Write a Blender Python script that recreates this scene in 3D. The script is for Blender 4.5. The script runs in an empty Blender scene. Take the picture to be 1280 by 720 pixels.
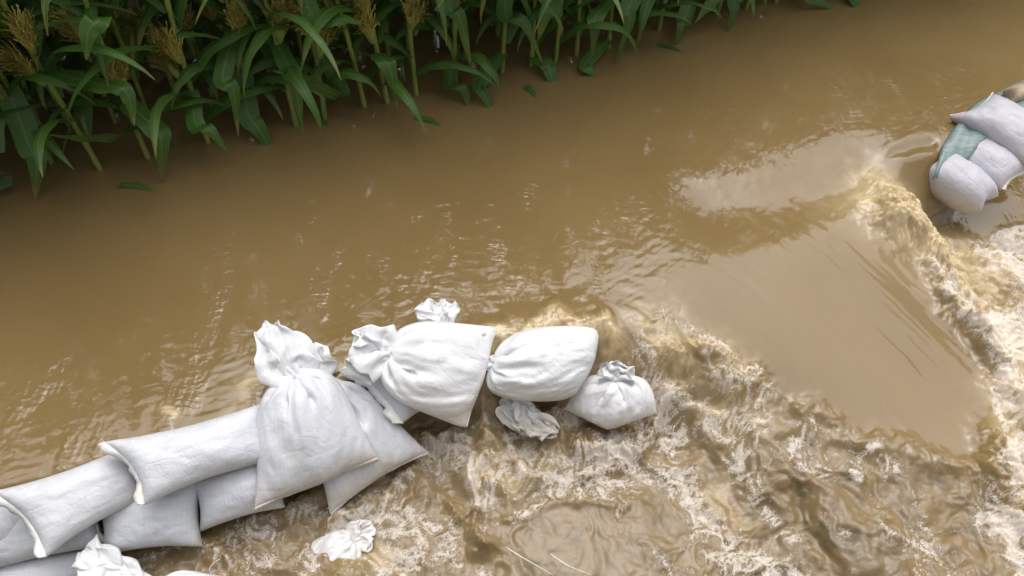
import bpy, math, random
import numpy as np
from mathutils import Vector

# ------------------------------------------------------------------ camera
PITCH = math.radians(52); ROLL = math.radians(4); CH = 2.75; FPX = 1065.0
F_ = np.array([0, math.cos(PITCH), -math.sin(PITCH)])
_R0 = np.array([1., 0, 0]); _U0 = np.array([0, math.sin(PITCH), math.cos(PITCH)])
R_ = math.cos(ROLL) * _R0 + math.sin(ROLL) * _U0
U_ = math.cos(ROLL) * _U0 - math.sin(ROLL) * _R0
CAM = np.array([0, 0, CH])
S = bpy.context.scene
cd = bpy.data.cameras.new('camera'); cam = bpy.data.objects.new('camera', cd); S.collection.objects.link(cam)
from mathutils import Matrix
M4 = Matrix.Identity(4)
for r in range(3):
    M4[r][0] = R_[r]; M4[r][1] = U_[r]; M4[r][2] = -F_[r]; M4[r][3] = CAM[r]
cam.matrix_world = M4
cd.sensor_width = 36; cd.lens = 36 * FPX / 1280; cd.clip_start = .05; cd.clip_end = 3000
S.camera = cam
# ------------------------------------------------------------------ world and sun
SUN_EL, SUN_AZ = 72, 8          # azimuth from +Y towards +X
w = bpy.data.worlds.new("World"); S.world = w; w.use_nodes = True
nt = w.node_tree; bg = nt.nodes['Background']
sky = nt.nodes.new('ShaderNodeTexSky'); sky.sky_type = 'NISHITA'; sky.sun_disc = False
sky.sun_elevation = math.radians(SUN_EL); sky.sun_rotation = math.radians(SUN_AZ)
sky.dust_density = 6; sky.air_density = 1.2; sky.ozone_density = 1
hs = nt.nodes.new('ShaderNodeHueSaturation'); hs.inputs['Saturation'].default_value = .3
nt.links.new(sky.outputs[0], hs.inputs['Color']); nt.links.new(hs.outputs[0], bg.inputs[0])
bg.inputs[1].default_value = .11
sd = bpy.data.lights.new('sun', 'SUN'); sd.energy = 1.5; sd.angle = math.radians(80); sd.color = (1, .97, .93)
so = bpy.data.objects.new('sun', sd); S.collection.objects.link(so)
az, el = math.radians(SUN_AZ), math.radians(SUN_EL)
so.rotation_euler = Vector((math.sin(az) * math.cos(el), math.cos(az) * math.cos(el), math.sin(el))).to_track_quat('Z', 'Y').to_euler()
S.view_settings.view_transform = 'Standard'; S.view_settings.look = 'None'
S.view_settings.gamma = 1; S.view_settings.exposure = 0.32
S.view_settings.use_curve_mapping = False
try: S.cycles.max_bounces = 8; S.cycles.transparent_max_bounces = 6
except Exception: pass

# ------------------------------------------------------------------ helpers
rng = np.random.RandomState(7); random.seed(7)
col = S.collection

def W(px, py, z=0.0):
    d = F_ + R_ * (px - 640) / FPX - U_ * (py - 360) / FPX
    return CAM + d * ((z - CH) / d[2])

def rayplane(px, py, q, n):
    d = F_ + R_ * (px - 640) / FPX - U_ * (py - 360) / FPX
    return CAM + d * (np.dot(q - CAM, n) / np.dot(d, n))

def mesh_np(name, V, Fq, mat, parent=None, uv=None, smooth=True):
    me = bpy.data.meshes.new(name)
    V = np.asarray(V, dtype=np.float32)
    if isinstance(Fq, np.ndarray):
        k = Fq.shape[1]; nf = len(Fq)
        me.vertices.add(len(V)); me.vertices.foreach_set('co', V.ravel())
        me.loops.add(nf * k); me.polygons.add(nf)
        me.polygons.foreach_set('loop_start', np.arange(0, nf * k, k, dtype=np.int32))
        me.loops.foreach_set('vertex_index', Fq.astype(np.int32).ravel())
        me.update(calc_edges=True)
    else:
        me.from_pydata(V.tolist(), [], Fq); me.update()
    if uv is not None:
        uvl = me.uv_layers.new(name='UVMap')
        li = np.zeros(len(me.loops), dtype=np.int32); me.loops.foreach_get('vertex_index', li)
        uvl.data.foreach_set('uv', np.asarray(uv, dtype=np.float32)[li].ravel())
    if smooth: me.polygons.foreach_set('use_smooth', np.ones(len(me.polygons), dtype=bool))
    for m in (mat if isinstance(mat, (list, tuple)) else [mat]): me.materials.append(m)
    o = bpy.data.objects.new(name, me); col.objects.link(o)
    if parent is not None: o.parent = parent
    return o

def tag(o, label=None, cat=None, group=None, kind=None):
    if label: o['label'] = label
    if cat: o['category'] = cat
    if group: o['group'] = group
    if kind: o['kind'] = kind
    return o

def empty(name, loc=(0, 0, 0)):
    o = bpy.data.objects.new(name, None); col.objects.link(o); o.location = loc
    o.empty_display_size = .05
    return o

# noise -------------------------------------------------------------
_perm = np.random.RandomState(3).permutation(4096)
_g = np.random.RandomState(5).rand(4096) * 2 * np.pi
_gx, _gy = np.cos(_g), np.sin(_g)
def _h(ix, iy, s): return _perm[(_perm[(ix + s * 57) & 4095] + iy) & 4095]
def perlin(x, y, s=0):
    x0 = np.floor(x).astype(np.int64); y0 = np.floor(y).astype(np.int64)
    fx = x - x0; fy = y - y0
    ux = fx * fx * fx * (fx * (fx * 6 - 15) + 10); uy = fy * fy * fy * (fy * (fy * 6 - 15) + 10)
    def gr(i, j):
        k = _h(x0 + i, y0 + j, s); return _gx[k] * (fx - i) + _gy[k] * (fy - j)
    a = gr(0, 0) * (1 - ux) + gr(1, 0) * ux; b = gr(0, 1) * (1 - ux) + gr(1, 1) * ux
    return (a * (1 - uy) + b * uy) * 1.5
def fbm(x, y, o=4, s=0, g=.5):
    r = 0; a = 1.
    for k in range(o):
        r = r + a * perlin(x, y, s + k); x = x * 2.03 + 11.3; y = y * 2.03 + 7.7; a *= g
    return r
def sstep(a, b, x):
    t = np.clip((x - a) / (b - a), 0, 1); return t * t * (3 - 2 * t)

# node helpers --------------------------------------------------------
class NT:
    def __init__(s, name):
        s.m = bpy.data.materials.new(name); s.m.use_nodes = True; s.t = s.m.node_tree
        s.b = s.t.nodes['Principled BSDF']; s.out = s.t.nodes['Material Output']
    def n(s, typ, **k):
        nd = s.t.nodes.new(typ)
        for a, v in k.items(): setattr(nd, a, v)
        return nd
    def l(s, a, b): s.t.links.new(a, b)
    def put(s, sock, v):
        if hasattr(v, 'links'): s.l(v, sock)
        else: sock.default_value = v
    def math(s, op, a, b=0., c=None, clamp=False):
        nd = s.n('ShaderNodeMath', operation=op, use_clamp=clamp)
        s.put(nd.inputs[0], a); s.put(nd.inputs[1], b)
        if c is not None: s.put(nd.inputs[2], c)
        return nd.outputs[0]
    def ramp(s, fac, lo, hi, a=0., b=1.):
        nd = s.n('ShaderNodeMapRange', interpolation_type='SMOOTHSTEP')
        s.put(nd.inputs['Value'], fac); nd.inputs['From Min'].default_value = lo; nd.inputs['From Max'].default_value = hi
        nd.inputs['To Min'].default_value = a; nd.inputs['To Max'].default_value = b
        return nd.outputs[0]
    def mix(s, fac, a, b):
        nd = s.n('ShaderNodeMix', data_type='RGBA')
        s.put(nd.inputs[0], fac)
        for i, v in ((6, a), (7, b)):
            if hasattr(v, 'links'): s.l(v, nd.inputs[i])
            else: nd.inputs[i].default_value = (*v, 1)
        return nd.outputs[2]
    def noise(s, vec, scale, detail=3, rough=.5, dist=0., out=0):
        nd = s.n('ShaderNodeTexNoise'); s.l(vec, nd.inputs['Vector'])
        nd.inputs['Scale'].default_value = scale; nd.inputs['Detail'].default_value = detail
        nd.inputs['Roughness'].default_value = rough; nd.inputs['Distortion'].default_value = dist
        return nd.outputs[out]
    def mapping(s, vec, scale=(1, 1, 1), rot=(0, 0, 0), loc=(0, 0, 0)):
        nd = s.n('ShaderNodeMapping'); s.l(vec, nd.inputs[0])
        nd.inputs['Scale'].default_value = scale; nd.inputs['Rotation'].default_value = rot; nd.inputs['Location'].default_value = loc
        return nd.outputs[0]
    def bump(s, h, strength=.5, dist=.01, normal=None):
        nd = s.n('ShaderNodeBump'); s.put(nd.inputs['Strength'], strength); nd.inputs['Distance'].default_value = dist
        s.put(nd.inputs['Height'], h)
        if normal is not None: s.l(normal, nd.inputs['Normal'])
        return nd.outputs[0]
    def coord(s, which='Object'):
        return s.n('ShaderNodeTexCoord').outputs[which]
    def attr(s, name):
        return s.n('ShaderNodeAttribute', attribute_name=name).outputs['Fac']

# ------------------------------------------------------------------ water masks
CREST = [(-700, 800), (-200, 668), (0, 622), (150, 578), (320, 525), (440, 478), (540, 440), (620, 440), (700, 432), (765, 425),
         (850, 375), (920, 320), (1000, 262), (1060, 222), (1120, 200), (1175, 195), (1220, 155), (1290, 112), (1400, 60), (1700, -60)]
CREST_W = [.12] * 9 + [.3, .95, 1.35, 1.35, 1.1, .7, .2, .12, .12, .12, .12]
crest = np.array([W(*p)[:2] for p in CREST])

def seg_dist(X, Y, pts, vals=None):
    """distance to a polyline, side (+ to the right of travel) and interpolated value"""
    best = np.full(X.shape, 1e9); side = np.zeros(X.shape); val = np.zeros(X.shape)
    for i in range(len(pts) - 1):
        a, b = pts[i], pts[i + 1]; d = b - a; L2 = (d ** 2).sum()
        t = np.clip(((X - a[0]) * d[0] + (Y - a[1]) * d[1]) / L2, 0, 1)
        qx = X - (a[0] + t * d[0]); qy = Y - (a[1] + t * d[1]); r = np.hypot(qx, qy)
        m = r < best - 1e-9
        best = np.where(m, r, best)
        side = np.where(m, np.sign(d[1] * (X - a[0]) - d[0] * (Y - a[1])), side)
        if vals is not None: val = np.where(m, vals[i] * (1 - t) + vals[i + 1] * t, val)
    return best, side, val

def inside(X, Y, poly):
    r = np.zeros(X.shape, bool); n = len(poly)
    for i in range(n):
        x1, y1 = poly[i]; x2, y2 = poly[(i + 1) % n]
        if y1 == y2: continue
        c = ((y1 > Y) != (y2 > Y)) & (X < (x2 - x1) * (Y - y1) / (y2 - y1) + x1)
        r ^= c
    return r

def blur(A, n, it=2):
    for _ in range(it):
        for ax in (0, 1):
            P = np.pad(A, [(n, n) if k == ax else (0, 0) for k in (0, 1)], mode='edge')
            C = np.cumsum(P, axis=ax); C = np.concatenate([np.zeros_like(np.take(C, [0], ax)), C], axis=ax)
            m = A.shape[ax]
            A = (np.take(C, np.arange(2 * n + 1, 2 * n + 1 + m), ax) - np.take(C, np.arange(0, m), ax)) / (2 * n + 1)
    return A

STEP = .0065
fx = np.arange(-2.5, 3.3, STEP); fy = np.arange(.55, 4.7, STEP)
def grow(a, sgn):
    r = []; s = STEP; p = a
    while abs(p - a) < 300: s *= 1.25; p += sgn * s; r.append(p)
    return r
xs = np.array(grow(fx[0], -1)[::-1] + list(fx) + grow(fx[-1], 1))
ys = np.array(grow(fy[0], -1)[::-1] + list(fy) + grow(fy[-1], 1))
X, Y = np.meshgrid(xs, ys)
NX, NY = len(xs), len(ys)

wx = .05 * fbm(X * 5, Y * 5, 3, 20); wy = .05 * fbm(X * 5, Y * 5, 3, 30)
d0, side, cw = seg_dist(X, Y, crest, CREST_W)
sd_ = d0 * side
Zb = -(.33 - .13 * sstep(.3, 1., cw)) * sstep(0, 1, sd_ / np.maximum(cw, .05) + .15)
Zb = blur(Zb, 5, 2)

def pmask(poly, z=-.2, soft=5):
    q = [W(*p, z)[:2] for p in poly]
    return blur(inside(X + wx, Y + wy, q).astype(float), soft, 2)
turbL = pmask([(790, 425), (840, 440), (900, 462), (960, 500), (1010, 528), (1080, 560), (1170, 590), (1245, 612), (1260, 690), (1300, 900),
               (-400, 900), (-400, 760), (0, 700), (180, 665), (300, 620), (420, 575), (510, 520), (590, 480), (690, 480), (770, 465)], -.22, 9)
turbR = pmask([(1074, 264), (1102, 264), (1160, 274), (1245, 282), (1330, 250), (1600, 200), (1600, 900), (1300, 900), (1250, 690), (1225, 650), (1258, 600),
               (1240, 575), (1262, 545), (1250, 510), (1240, 472), (1212, 426), (1178, 388), (1152, 356), (1122, 328), (1086, 292)], -.2, 3)
foam = np.zeros_like(X); aer = np.zeros_like(X); lump = np.zeros_like(X); dark = np.zeros_like(X)
def stroke(A, pts, width, val, z=-.28, warp=1., pw=1.):
    q = np.array([W(*p, z)[:2] for p in pts])
    lo = q.min(0) - width * 3; hi = q.max(0) + width * 3
    i0, i1 = np.searchsorted(xs, [lo[0], hi[0]]); j0, j1 = np.searchsorted(ys, [lo[1], hi[1]])
    sl = (slice(j0, j1), slice(i0, i1))
    if i1 <= i0 or j1 <= j0: return
    d, _, _ = seg_dist(X[sl] + warp * wx[sl], Y[sl] + warp * wy[sl], q)
    A[sl] = np.maximum(A[sl], val * np.exp(-(d / width) ** 2 * 1.2))
# foam streaks below the gap and along the bags (x, y of the photograph -> points on the water)
for pts, wd, v in [
    ([(1160, 362), (1198, 396), (1228, 438), (1258, 484), (1300, 520)], .10, 1.05),
    ([(1200, 370), (1250, 400), (1290, 420)], .13, .95),
    ([(1160, 310), (1220, 300), (1300, 330)], .12, .5),
    ([(1240, 575), (1262, 600), (1240, 650), (1270, 700), (1280, 740)], .09, .95),
    ([(1290, 560), (1290, 620), (1310, 700)], .14, .9),
    ([(1080, 240), (1062, 250), (1075, 262)], .03, .75),
    ([(1180, 262), (1240, 280), (1280, 285)], .05, .8),
    ([(815, 445), (860, 448), (890, 475)], .06, .6),
    ([(800, 480), (830, 510), (870, 520), (930, 535)], .07, .6),
    ([(845, 545), (850, 600), (880, 650), (930, 690), (1000, 740)], .085, .95),
    ([(890, 540), (930, 580), (940, 620), (1000, 680)], .045, .75),
    ([(860, 490), (930, 500), (960, 520)], .05, .55),
    ([(1000, 522), (1040, 542), (1075, 552)], .02, .95),
    ([(1062, 610), (1065, 570), (1090, 556), (1128, 568)], .02, .85),
    ([(975, 575), (1005, 548)], .03, .7),
    ([(985, 590), (1060, 600), (1100, 590)], .05, .55),
    ([(1090, 650), (1110, 680), (1150, 700)], .05, .45),
    ([(780, 640), (830, 700)], .05, .45),
    ([(718, 548), (762, 568), (815, 552), (832, 505)], .03, .9), ([(420, 652), (480, 622), (532, 582)], .025, .8), ([(640, 548), (690, 528), (715, 520)], .03, .8), ([(540, 545), (578, 556), (610, 530)], .03, .8), ([(150, 700), (210, 690), (250, 668)], .03, .6), ([(330, 655), (400, 618)], .02, .7), ([(376, 722), (378, 690), (430, 660), (462, 650)], .03, .8),
    ([(505, 560), (560, 560), (610, 590), (600, 620)], .06, .8),
    ([(430, 625), (480, 600), (540, 590)], .05, .6),
    ([(440, 640), (510, 640), (560, 650), (560, 690)], .06, .75),
    ([(540, 660), (500, 700), (470, 715)], .06, .7),
    ([(660, 580), (720, 585), (775, 572), (770, 552)], .055, .9),
    ([(600, 580), (660, 565), (700, 560)], .05, .6),
    ([(610, 655), (680, 620), (760, 610), (820, 590)], .03, .55),
    ([(680, 600), (760, 600), (850, 560)], .06, .5),
    ([(215, 672), (250, 668), (285, 690), (270, 720)], .03, .85),
    ([(300, 660), (340, 650), (400, 625)], .05, .6),
    ([(330, 690), (420, 680), (470, 660)], .04, .6),
    ([(560, 700), (600, 720), (560, 760)], .04, .7),
    ([(620, 530), (560, 545)], .04, .7),
    ([(720, 560), (640, 555), (600, 560)], .04, .6),
    ([(815, 520), (800, 550), (760, 560)], .03, .7)]:
    stroke(foam, pts, wd, v)
for pts, wd, v, z in [
    ([(1080, 262), (1115, 285), (1150, 305), (1200, 320), (1240, 310)], .14, 1, -.2),
    ([(1130, 330), (1100, 290)], .08, .9, -.2),
    ([(1180, 360), (1260, 430), (1280, 540)], .18, .8, -.3),
    ([(630, 425), (700, 396), (760, 400), (775, 420)], .06, 1., .03),
    ([(420, 455), (450, 440)], .05, .7, .03),
    ([(300, 490), (330, 480)], .04, .8, 0), ([(208, 512), (212, 515)], .035, 1.2, 0),
    ([(600, 600), (620, 555), (590, 530)], .07, .9, -.3),
    ([(640, 600), (680, 560)], .05, .7, -.3), ([(606, 460), (612, 505), (606, 540)], .05, .9, -.2), ([(725, 500), (700, 520)], .05, .6, -.2),
    ([(820, 460), (880, 480), (910, 520)], .12, .8, -.25),
    ([(900, 620), (960, 690)], .1, .5, -.3),
    ([(440, 700), (480, 690)], .06, .8, -.3),
    ([(430, 620), (520, 560), (600, 560)], .12, .45, -.3)]:
    stroke(aer, pts, wd, v, z)
# lumps of standing water
for pts, wd, v, z in [
    ([(600, 432), (650, 414), (700, 398), (752, 400)], .075, .035, 0),
    ([(760, 395), (775, 425)], .05, .03, 0),
    ([(1110, 285), (1155, 305), (1195, 325)], .14, .12, -.15),
    ([(1145, 350), (1200, 410), (1240, 470), (1290, 520)], .08, .07, -.25),
    ([(1235, 580), (1250, 640), (1280, 700)], .09, .07, -.3),
    ([(590, 640), (600, 668), (607, 680)], .035, .07, -.3),
    ([(560, 620), (590, 640)], .03, .05, -.3),
    ([(722, 545), (762, 566), (812, 548), (826, 510)], .05, .07, -.3), ([(640, 512), (700, 520), (722, 512)], .06, .09, -.3), ([(420, 650), (480, 620), (530, 580)], .05, .04, -.33),
    ([(590, 545), (620, 520), (640, 540)], .05, .06, -.3), ([(540, 540), (575, 552)], .05, .05, -.3), ([(330, 650), (400, 612)], .04, .03, -.33), ([(380, 712), (430, 740)], .06, .03, -.33),
    ([(606, 470), (612, 505), (606, 540)], .05, .12, -.2), ([(600, 540), (595, 600)], .05, .08, -.3),
    ([(640, 560), (665, 590)], .04, .06, -.3),
    ([(560, 560), (600, 580), (625, 610)], .035, .05, -.3),
    ([(720, 590), (775, 580), (780, 562)], .03, .035, -.3),
    ([(1000, 525), (1060, 555), (1130, 575), (1220, 600)], .05, .02, -.25),
    ([(830, 450), (880, 455), (930, 480)], .05, .05, -.15),
    ([(215, 672), (250, 668), (285, 690)], .03, .035, -.33),
    ([(620, 650), (700, 632), (790, 628)], .025, .012, -.33)]:
    stroke(lump, pts, wd, v, z)
for pts, wd, v, z in [([(900, 262), (960, 250), (1020, 235), (1085, 208)], .20, .045, 0), ([(1110, 240), (1140, 222)], .12, .02, -.05), ([(995, 232), (1040, 250), (1062, 262)], .06, .009, 0), ([(1165, 178), (1120, 188), (1092, 205), (1075, 235)], .045, .02, 0),
                      ([(900, 262), (960, 275), (1040, 290)], .08, .008, -.02), ([(1000, 640), (1120, 640), (1200, 660)], .12, .03, -.3),
                      ([(870, 500), (900, 505)], .03, .05, -.2),
                      ([(1195, 330), (1260, 345)], .06, .05, -.2)]:
    stroke(dark, pts, wd, v, z, warp=.3)
turb = np.clip(np.maximum(turbL, turbR), 0, 1)
calm = np.zeros_like(X)
stroke(calm, [(650, 680), (740, 690), (820, 650)], .13, .75)
stroke(calm, [(700, 640), (760, 640)], .06, .7)
tA = turb * (1 - calm)
# flow aligned coordinates
fa = W(850, 550, -.3)[:2]; fb = W(990, 720, -.3)[:2]; fd = (fb - fa) / np.linalg.norm(fb - fa)
sx = X * fd[0] + Y * fd[1]; nx = -X * fd[1] + Y * fd[0]
q1 = fbm(X * 4, Y * 4, 3, 40); q2 = fbm(X * 4 + 9, Y * 4, 3, 50)
T = .9 * perlin(sx * 4 + .6 * q1, nx * 7 + .6 * q2, 60) + .42 * (.35 - np.abs(fbm(sx * 7 + q1, nx * 11 + q2, 2, 61))) * (.4 + sstep(-.2, .5, fbm(X * 3, Y * 3, 2, 77))) \
    + .10 * fbm(sx * 24 + q1, nx * 34 + q2, 2, 64)
fine = (.3 - np.abs(fbm(X * 22 + 2 * q1, Y * 22 + 2 * q2, 4, 66, .6)))
rightamp = np.clip(turbR, 0, 1)
yel = np.zeros_like(X); stroke(yel, [(1090, 280), (1120, 296), (1160, 312), (1210, 322)], .16, 1, -.12)
Zt = tA * (1 - .8 * yel) * (.030 * (T - .15) + .003 * fine) + rightamp * (1 - .8 * yel) * (.006 * fine + .026 * T) + foam * turb * .012 * fine + calm * turb * .004 * T
# chute streaks: curved threads round the toe of the gap
c0 = W(560, 900, -.2)[:2]
rr = np.hypot(X - c0[0], Y - c0[1]); th = np.arctan2(Y - c0[1], X - c0[0])
chute = sstep(-.25, .25, sd_) * (1 - turb) * np.exp(-(np.maximum(sd_ - 2.5, 0)) ** 2)
gapw = sstep(.25, .8, cw)
st = fbm(rr * 22 + .3 * q1, th * 2.2, 3, 70) * .0013 + perlin(rr * 60 + q1, th * 3, 74) * .0003
Zc = chute * gapw * st
# pool ripples: quiet, with packets, stronger near the dam
near = np.exp(-(sd_ / .42) ** 2) * (sd_ < 0.1)
pk = sstep(.12, .55, fbm(X * 2.2, Y * 1.5, 3, 80)) + .12
s2 = np.where(sd_ < 0, sd_, 0)
warp = .5 * q1
packet = (1 - sstep(-.05, .25, sd_)) * (pk * .0009 * perlin(X * 11 + warp, Y * 26 + warp, 82) + .0003 * pk * perlin(X * 26, Y * 48 + warp, 84))
nearr = near * (.0012 * perlin(X * 7 + warp, sd_ * 17 + warp, 86) + .0009 * fbm(X * 14 + warp, sd_ * 42 + warp, 2, 88)) * (.35 + pk)
wide = .0016 * perlin(X * 2.3, Y * 3.1, 90) * (1 - turb) * (X > -3)
Z = Zb + Zt + Zc + (packet + nearr) * (1 - .7 * gapw * (sd_ > -.1)) + wide + lump * (1 + .25 * q1 + .35 * fine) - dark
core = ((X > -2.6) & (X < 3.4) & (Y > .45) & (Y < 4.8))
far = (X < -6) | (X > 8) | (Y < -2) | (Y > 9)
Z = np.where(far, Zb, Z)
# foam mask: strokes broken by warped noise
rid = 1 - 2.2 * np.abs(fbm(sx * 6 + 1.5 * q1, nx * 9 + 1.5 * q2, 4, 92, .6))
lace = 1 - 2.4 * np.abs(fbm(sx * 15 + 2 * q1, nx * 22 + 2 * q2, 3, 96, .6))
fm = foam * (.50 + .50 * rid + .35 * lace) + tA * (.55 * np.clip(rid, 0, 1) ** 2 * np.clip(lace, 0, 1) + .42 * np.clip(lace, 0, 1) * sstep(-.3, .4, q1 + q2)) + turbR * (.30 + .42 * rid + .22 * lace)
olive = pmask([(960, 600), (1060, 620), (1180, 600), (1230, 640), (1240, 740), (900, 740)], -.3, 8)
fm = fm * (1 - .6 * calm) * (1 - .1 * olive) * sstep(.05, .5, turb)
yel2 = np.zeros_like(X); stroke(yel2, [(1085, 268), (1130, 290), (1180, 304), (1235, 300)], .20, 1, -.12)
fm = np.clip(fm * (1 - .85 * np.clip(yel2 * 1.3, 0, 1)), 0, 1.2)
ae = np.clip(.8 * yel2 + aer * (.75 + .5 * rid * (aer < .99) + .2 * q1) + .12 * tA + .35 * turbR - .3 * olive, 0, 1.2)

# ------------------------------------------------------------------ water material
def water_mat():
    k = NT('muddy_water'); co = k.coord('Object')
    foamA = k.attr('foam'); aerA = k.attr('aeration'); tuA = k.attr('turbulence')
    big = k.noise(co, 1.1, 3); mid = k.noise(co, 6, 5, .6, .8)
    silt = k.mix(k.ramp(big, .3, .7), (.216, .145, .058), (.249, .169, .071))
    silt = k.mix(k.math('MULTIPLY', tuA, k.ramp(mid, .35, .65)), silt, (.205, .145, .072))
    silt = k.mix(k.math('MULTIPLY', tuA, k.ramp(k.noise(co, 9, 4, .6, .6), .5, .72)), silt, (.115, .083, .030))
    aerc = k.mix(k.ramp(mid, .3, .7), (.42, .31, .16), (.62, .50, .31))
    base = k.mix(k.math('MULTIPLY', aerA, 1., clamp=True), silt, aerc)
    wv = k.n('ShaderNodeVectorMath', operation='MULTIPLY_ADD')
    k.l(k.noise(co, 14, 3, .6, out=1), wv.inputs[0]); wv.inputs[1].default_value = (.05, .05, .05); k.l(co, wv.inputs[2])
    vo = k.n('ShaderNodeTexVoronoi', feature='DISTANCE_TO_EDGE'); k.l(wv.outputs[0], vo.inputs['Vector']); vo.inputs['Scale'].default_value = 55
    vo2 = k.n('ShaderNodeTexVoronoi', feature='F1'); k.l(wv.outputs[0], vo2.inputs['Vector']); vo2.inputs['Scale'].default_value = 170
    edge = k.ramp(vo.outputs['Distance'], 0, .16, 1, 0)
    fn = k.noise(co, 150, 4, .75)
    f = k.math('ADD', foamA, k.math('MULTIPLY', k.math('SUBTRACT', fn, .5), 1.5))
    f = k.math('ADD', f, k.math('MULTIPLY', edge, k.math('MULTIPLY', foamA, .75)))
    f = k.ramp(f, .26, 1.12)
    bub = k.ramp(vo2.outputs['Distance'], .1, .55, 1, .62)
    ff = k.math('MULTIPLY', f, bub, clamp=True)
    ff = k.math('MULTIPLY', ff, .9)
    colr = k.mix(ff, base, (.86, .80, .75))
    k.l(colr, k.b.inputs['Base Color'])
    rough = k.math('ADD', k.math('MULTIPLY', tuA, .27), k.math('MULTIPLY_ADD', ff, .3, .05)); k.l(rough, k.b.inputs['Coat Roughness']); k.b.inputs['Roughness'].default_value = .7; k.b.inputs['Specular IOR Level'].default_value = 0
    k.b.inputs['Coat IOR'].default_value = 1.58; k.l(k.math('MULTIPLY_ADD', ff, -.75, 1.), k.b.inputs['Coat Weight'])
    k.b.inputs['IOR'].default_value = 1.5
    k.b.inputs['Subsurface Weight'].default_value = .75; k.b.inputs['Subsurface Scale'].default_value = .03
    k.b.inputs['Subsurface Radius'].default_value = (1., .7, .4)
    # ripples
    m1 = k.mapping(co, (1, 2.2, 1), (0, 0, .15))
    r1 = k.noise(m1, 26, 2, .5, .4)
    pk_ = k.ramp(k.noise(k.mapping(co, (2.0, .8, 1)), 3.6, 3, .6), .50, .82)
    b1 = k.bump(k.math('MULTIPLY', r1, k.math('ADD', k.math('MULTIPLY', pk_, k.math('SUBTRACT', 1., k.attr('chute'))), .03)), .8, .012)
    fine_ = k.noise(k.mapping(co, (1, 1.6, 1), (0, 0, .7)), 16, 4, .5, .35)
    b2 = k.bump(k.math('MULTIPLY', k.math('MULTIPLY', fine_, tuA), k.ramp(k.noise(co, 4, 3), .38, .68, .25, 1)), .52, .016, b1)
    b3 = k.bump(k.math('MULTIPLY', k.math('ADD', vo2.outputs['Distance'], fn), ff), .6, .005, b2)
    k.l(b3, k.b.inputs['Coat Normal'])
    n2 = k.bump(k.math('MULTIPLY', fine_, tuA), .22, .012)
    k.l(k.bump(k.math('MULTIPLY', k.math('ADD', vo2.outputs['Distance'], fn), ff), .6, .005, n2), k.b.inputs['Normal'])
    return k.m
MW = water_mat()
idx = np.arange(NX * NY).reshape(NY, NX)
Fq = np.stack([idx[:-1, :-1], idx[:-1, 1:], idx[1:, 1:], idx[1:, :-1]], -1).reshape(-1, 4)
water = mesh_np('water', np.stack([X, Y, Z], -1).reshape(-1, 3), Fq, MW)
tag(water, 'brown muddy flood water pouring through the gap with foam', None, None, 'structure')
for nm, A in (('foam', fm), ('aeration', ae), ('turbulence', turb), ('chute', np.clip(turb + gapw * sstep(-.7, -.1, sd_), 0, 1))):
    a = water.data.attributes.new(nm, 'FLOAT', 'POINT'); a.data.foreach_set('value', A.astype(np.float32).ravel())
def zat(x, y):
    i = np.clip(np.searchsorted(xs, x), 1, NX - 1); j = np.clip(np.searchsorted(ys, y), 1, NY - 1)
    return float(Z[j, i])

# ------------------------------------------------------------------ submerged ground and the bank the photographer stands on
def ground_mat():
    k = NT('ground_soil'); co = k.coord('Object')
    k.l(k.mix(k.ramp(k.noise(co, 3, 6, .6), .35, .65), (.10, .075, .045), (.07, .085, .03)), k.b.inputs['Base Color'])
    k.b.inputs['Roughness'].default_value = .95
    k.l(k.bump(k.noise(co, 40, 5, .7), .6, .02), k.b.inputs['Normal'])
    return k.m
MG = ground_mat()
gx = np.array([-300, -60, -20, -8, -4, -2, 0, 2, 4, 8, 20, 60, 300.]); gy = np.array([-300, -60, -8, -4, -2.5, -1.2, -.6, 0, .35, 1, 3, 6, 20, 60, 300.])
gz = np.array([-.3, -.3, -.2, .6, 1.05, 1.12, .9, .1, -.45, -.8, -.9, -.9, -.9, -.9, -.9])
GX, GY = np.meshgrid(gx, gy); GZ = np.repeat(gz[:, None], len(gx), 1)
gi = np.arange(GX.size).reshape(GX.shape)
gr = mesh_np('ground', np.stack([GX, GY, GZ], -1).reshape(-1, 3), np.stack([gi[:-1, :-1], gi[:-1, 1:], gi[1:, 1:], gi[1:, :-1]], -1).reshape(-1, 4), MG)
tag(gr, 'earth bank and drowned field bed under the flood', None, None, 'structure')

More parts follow.
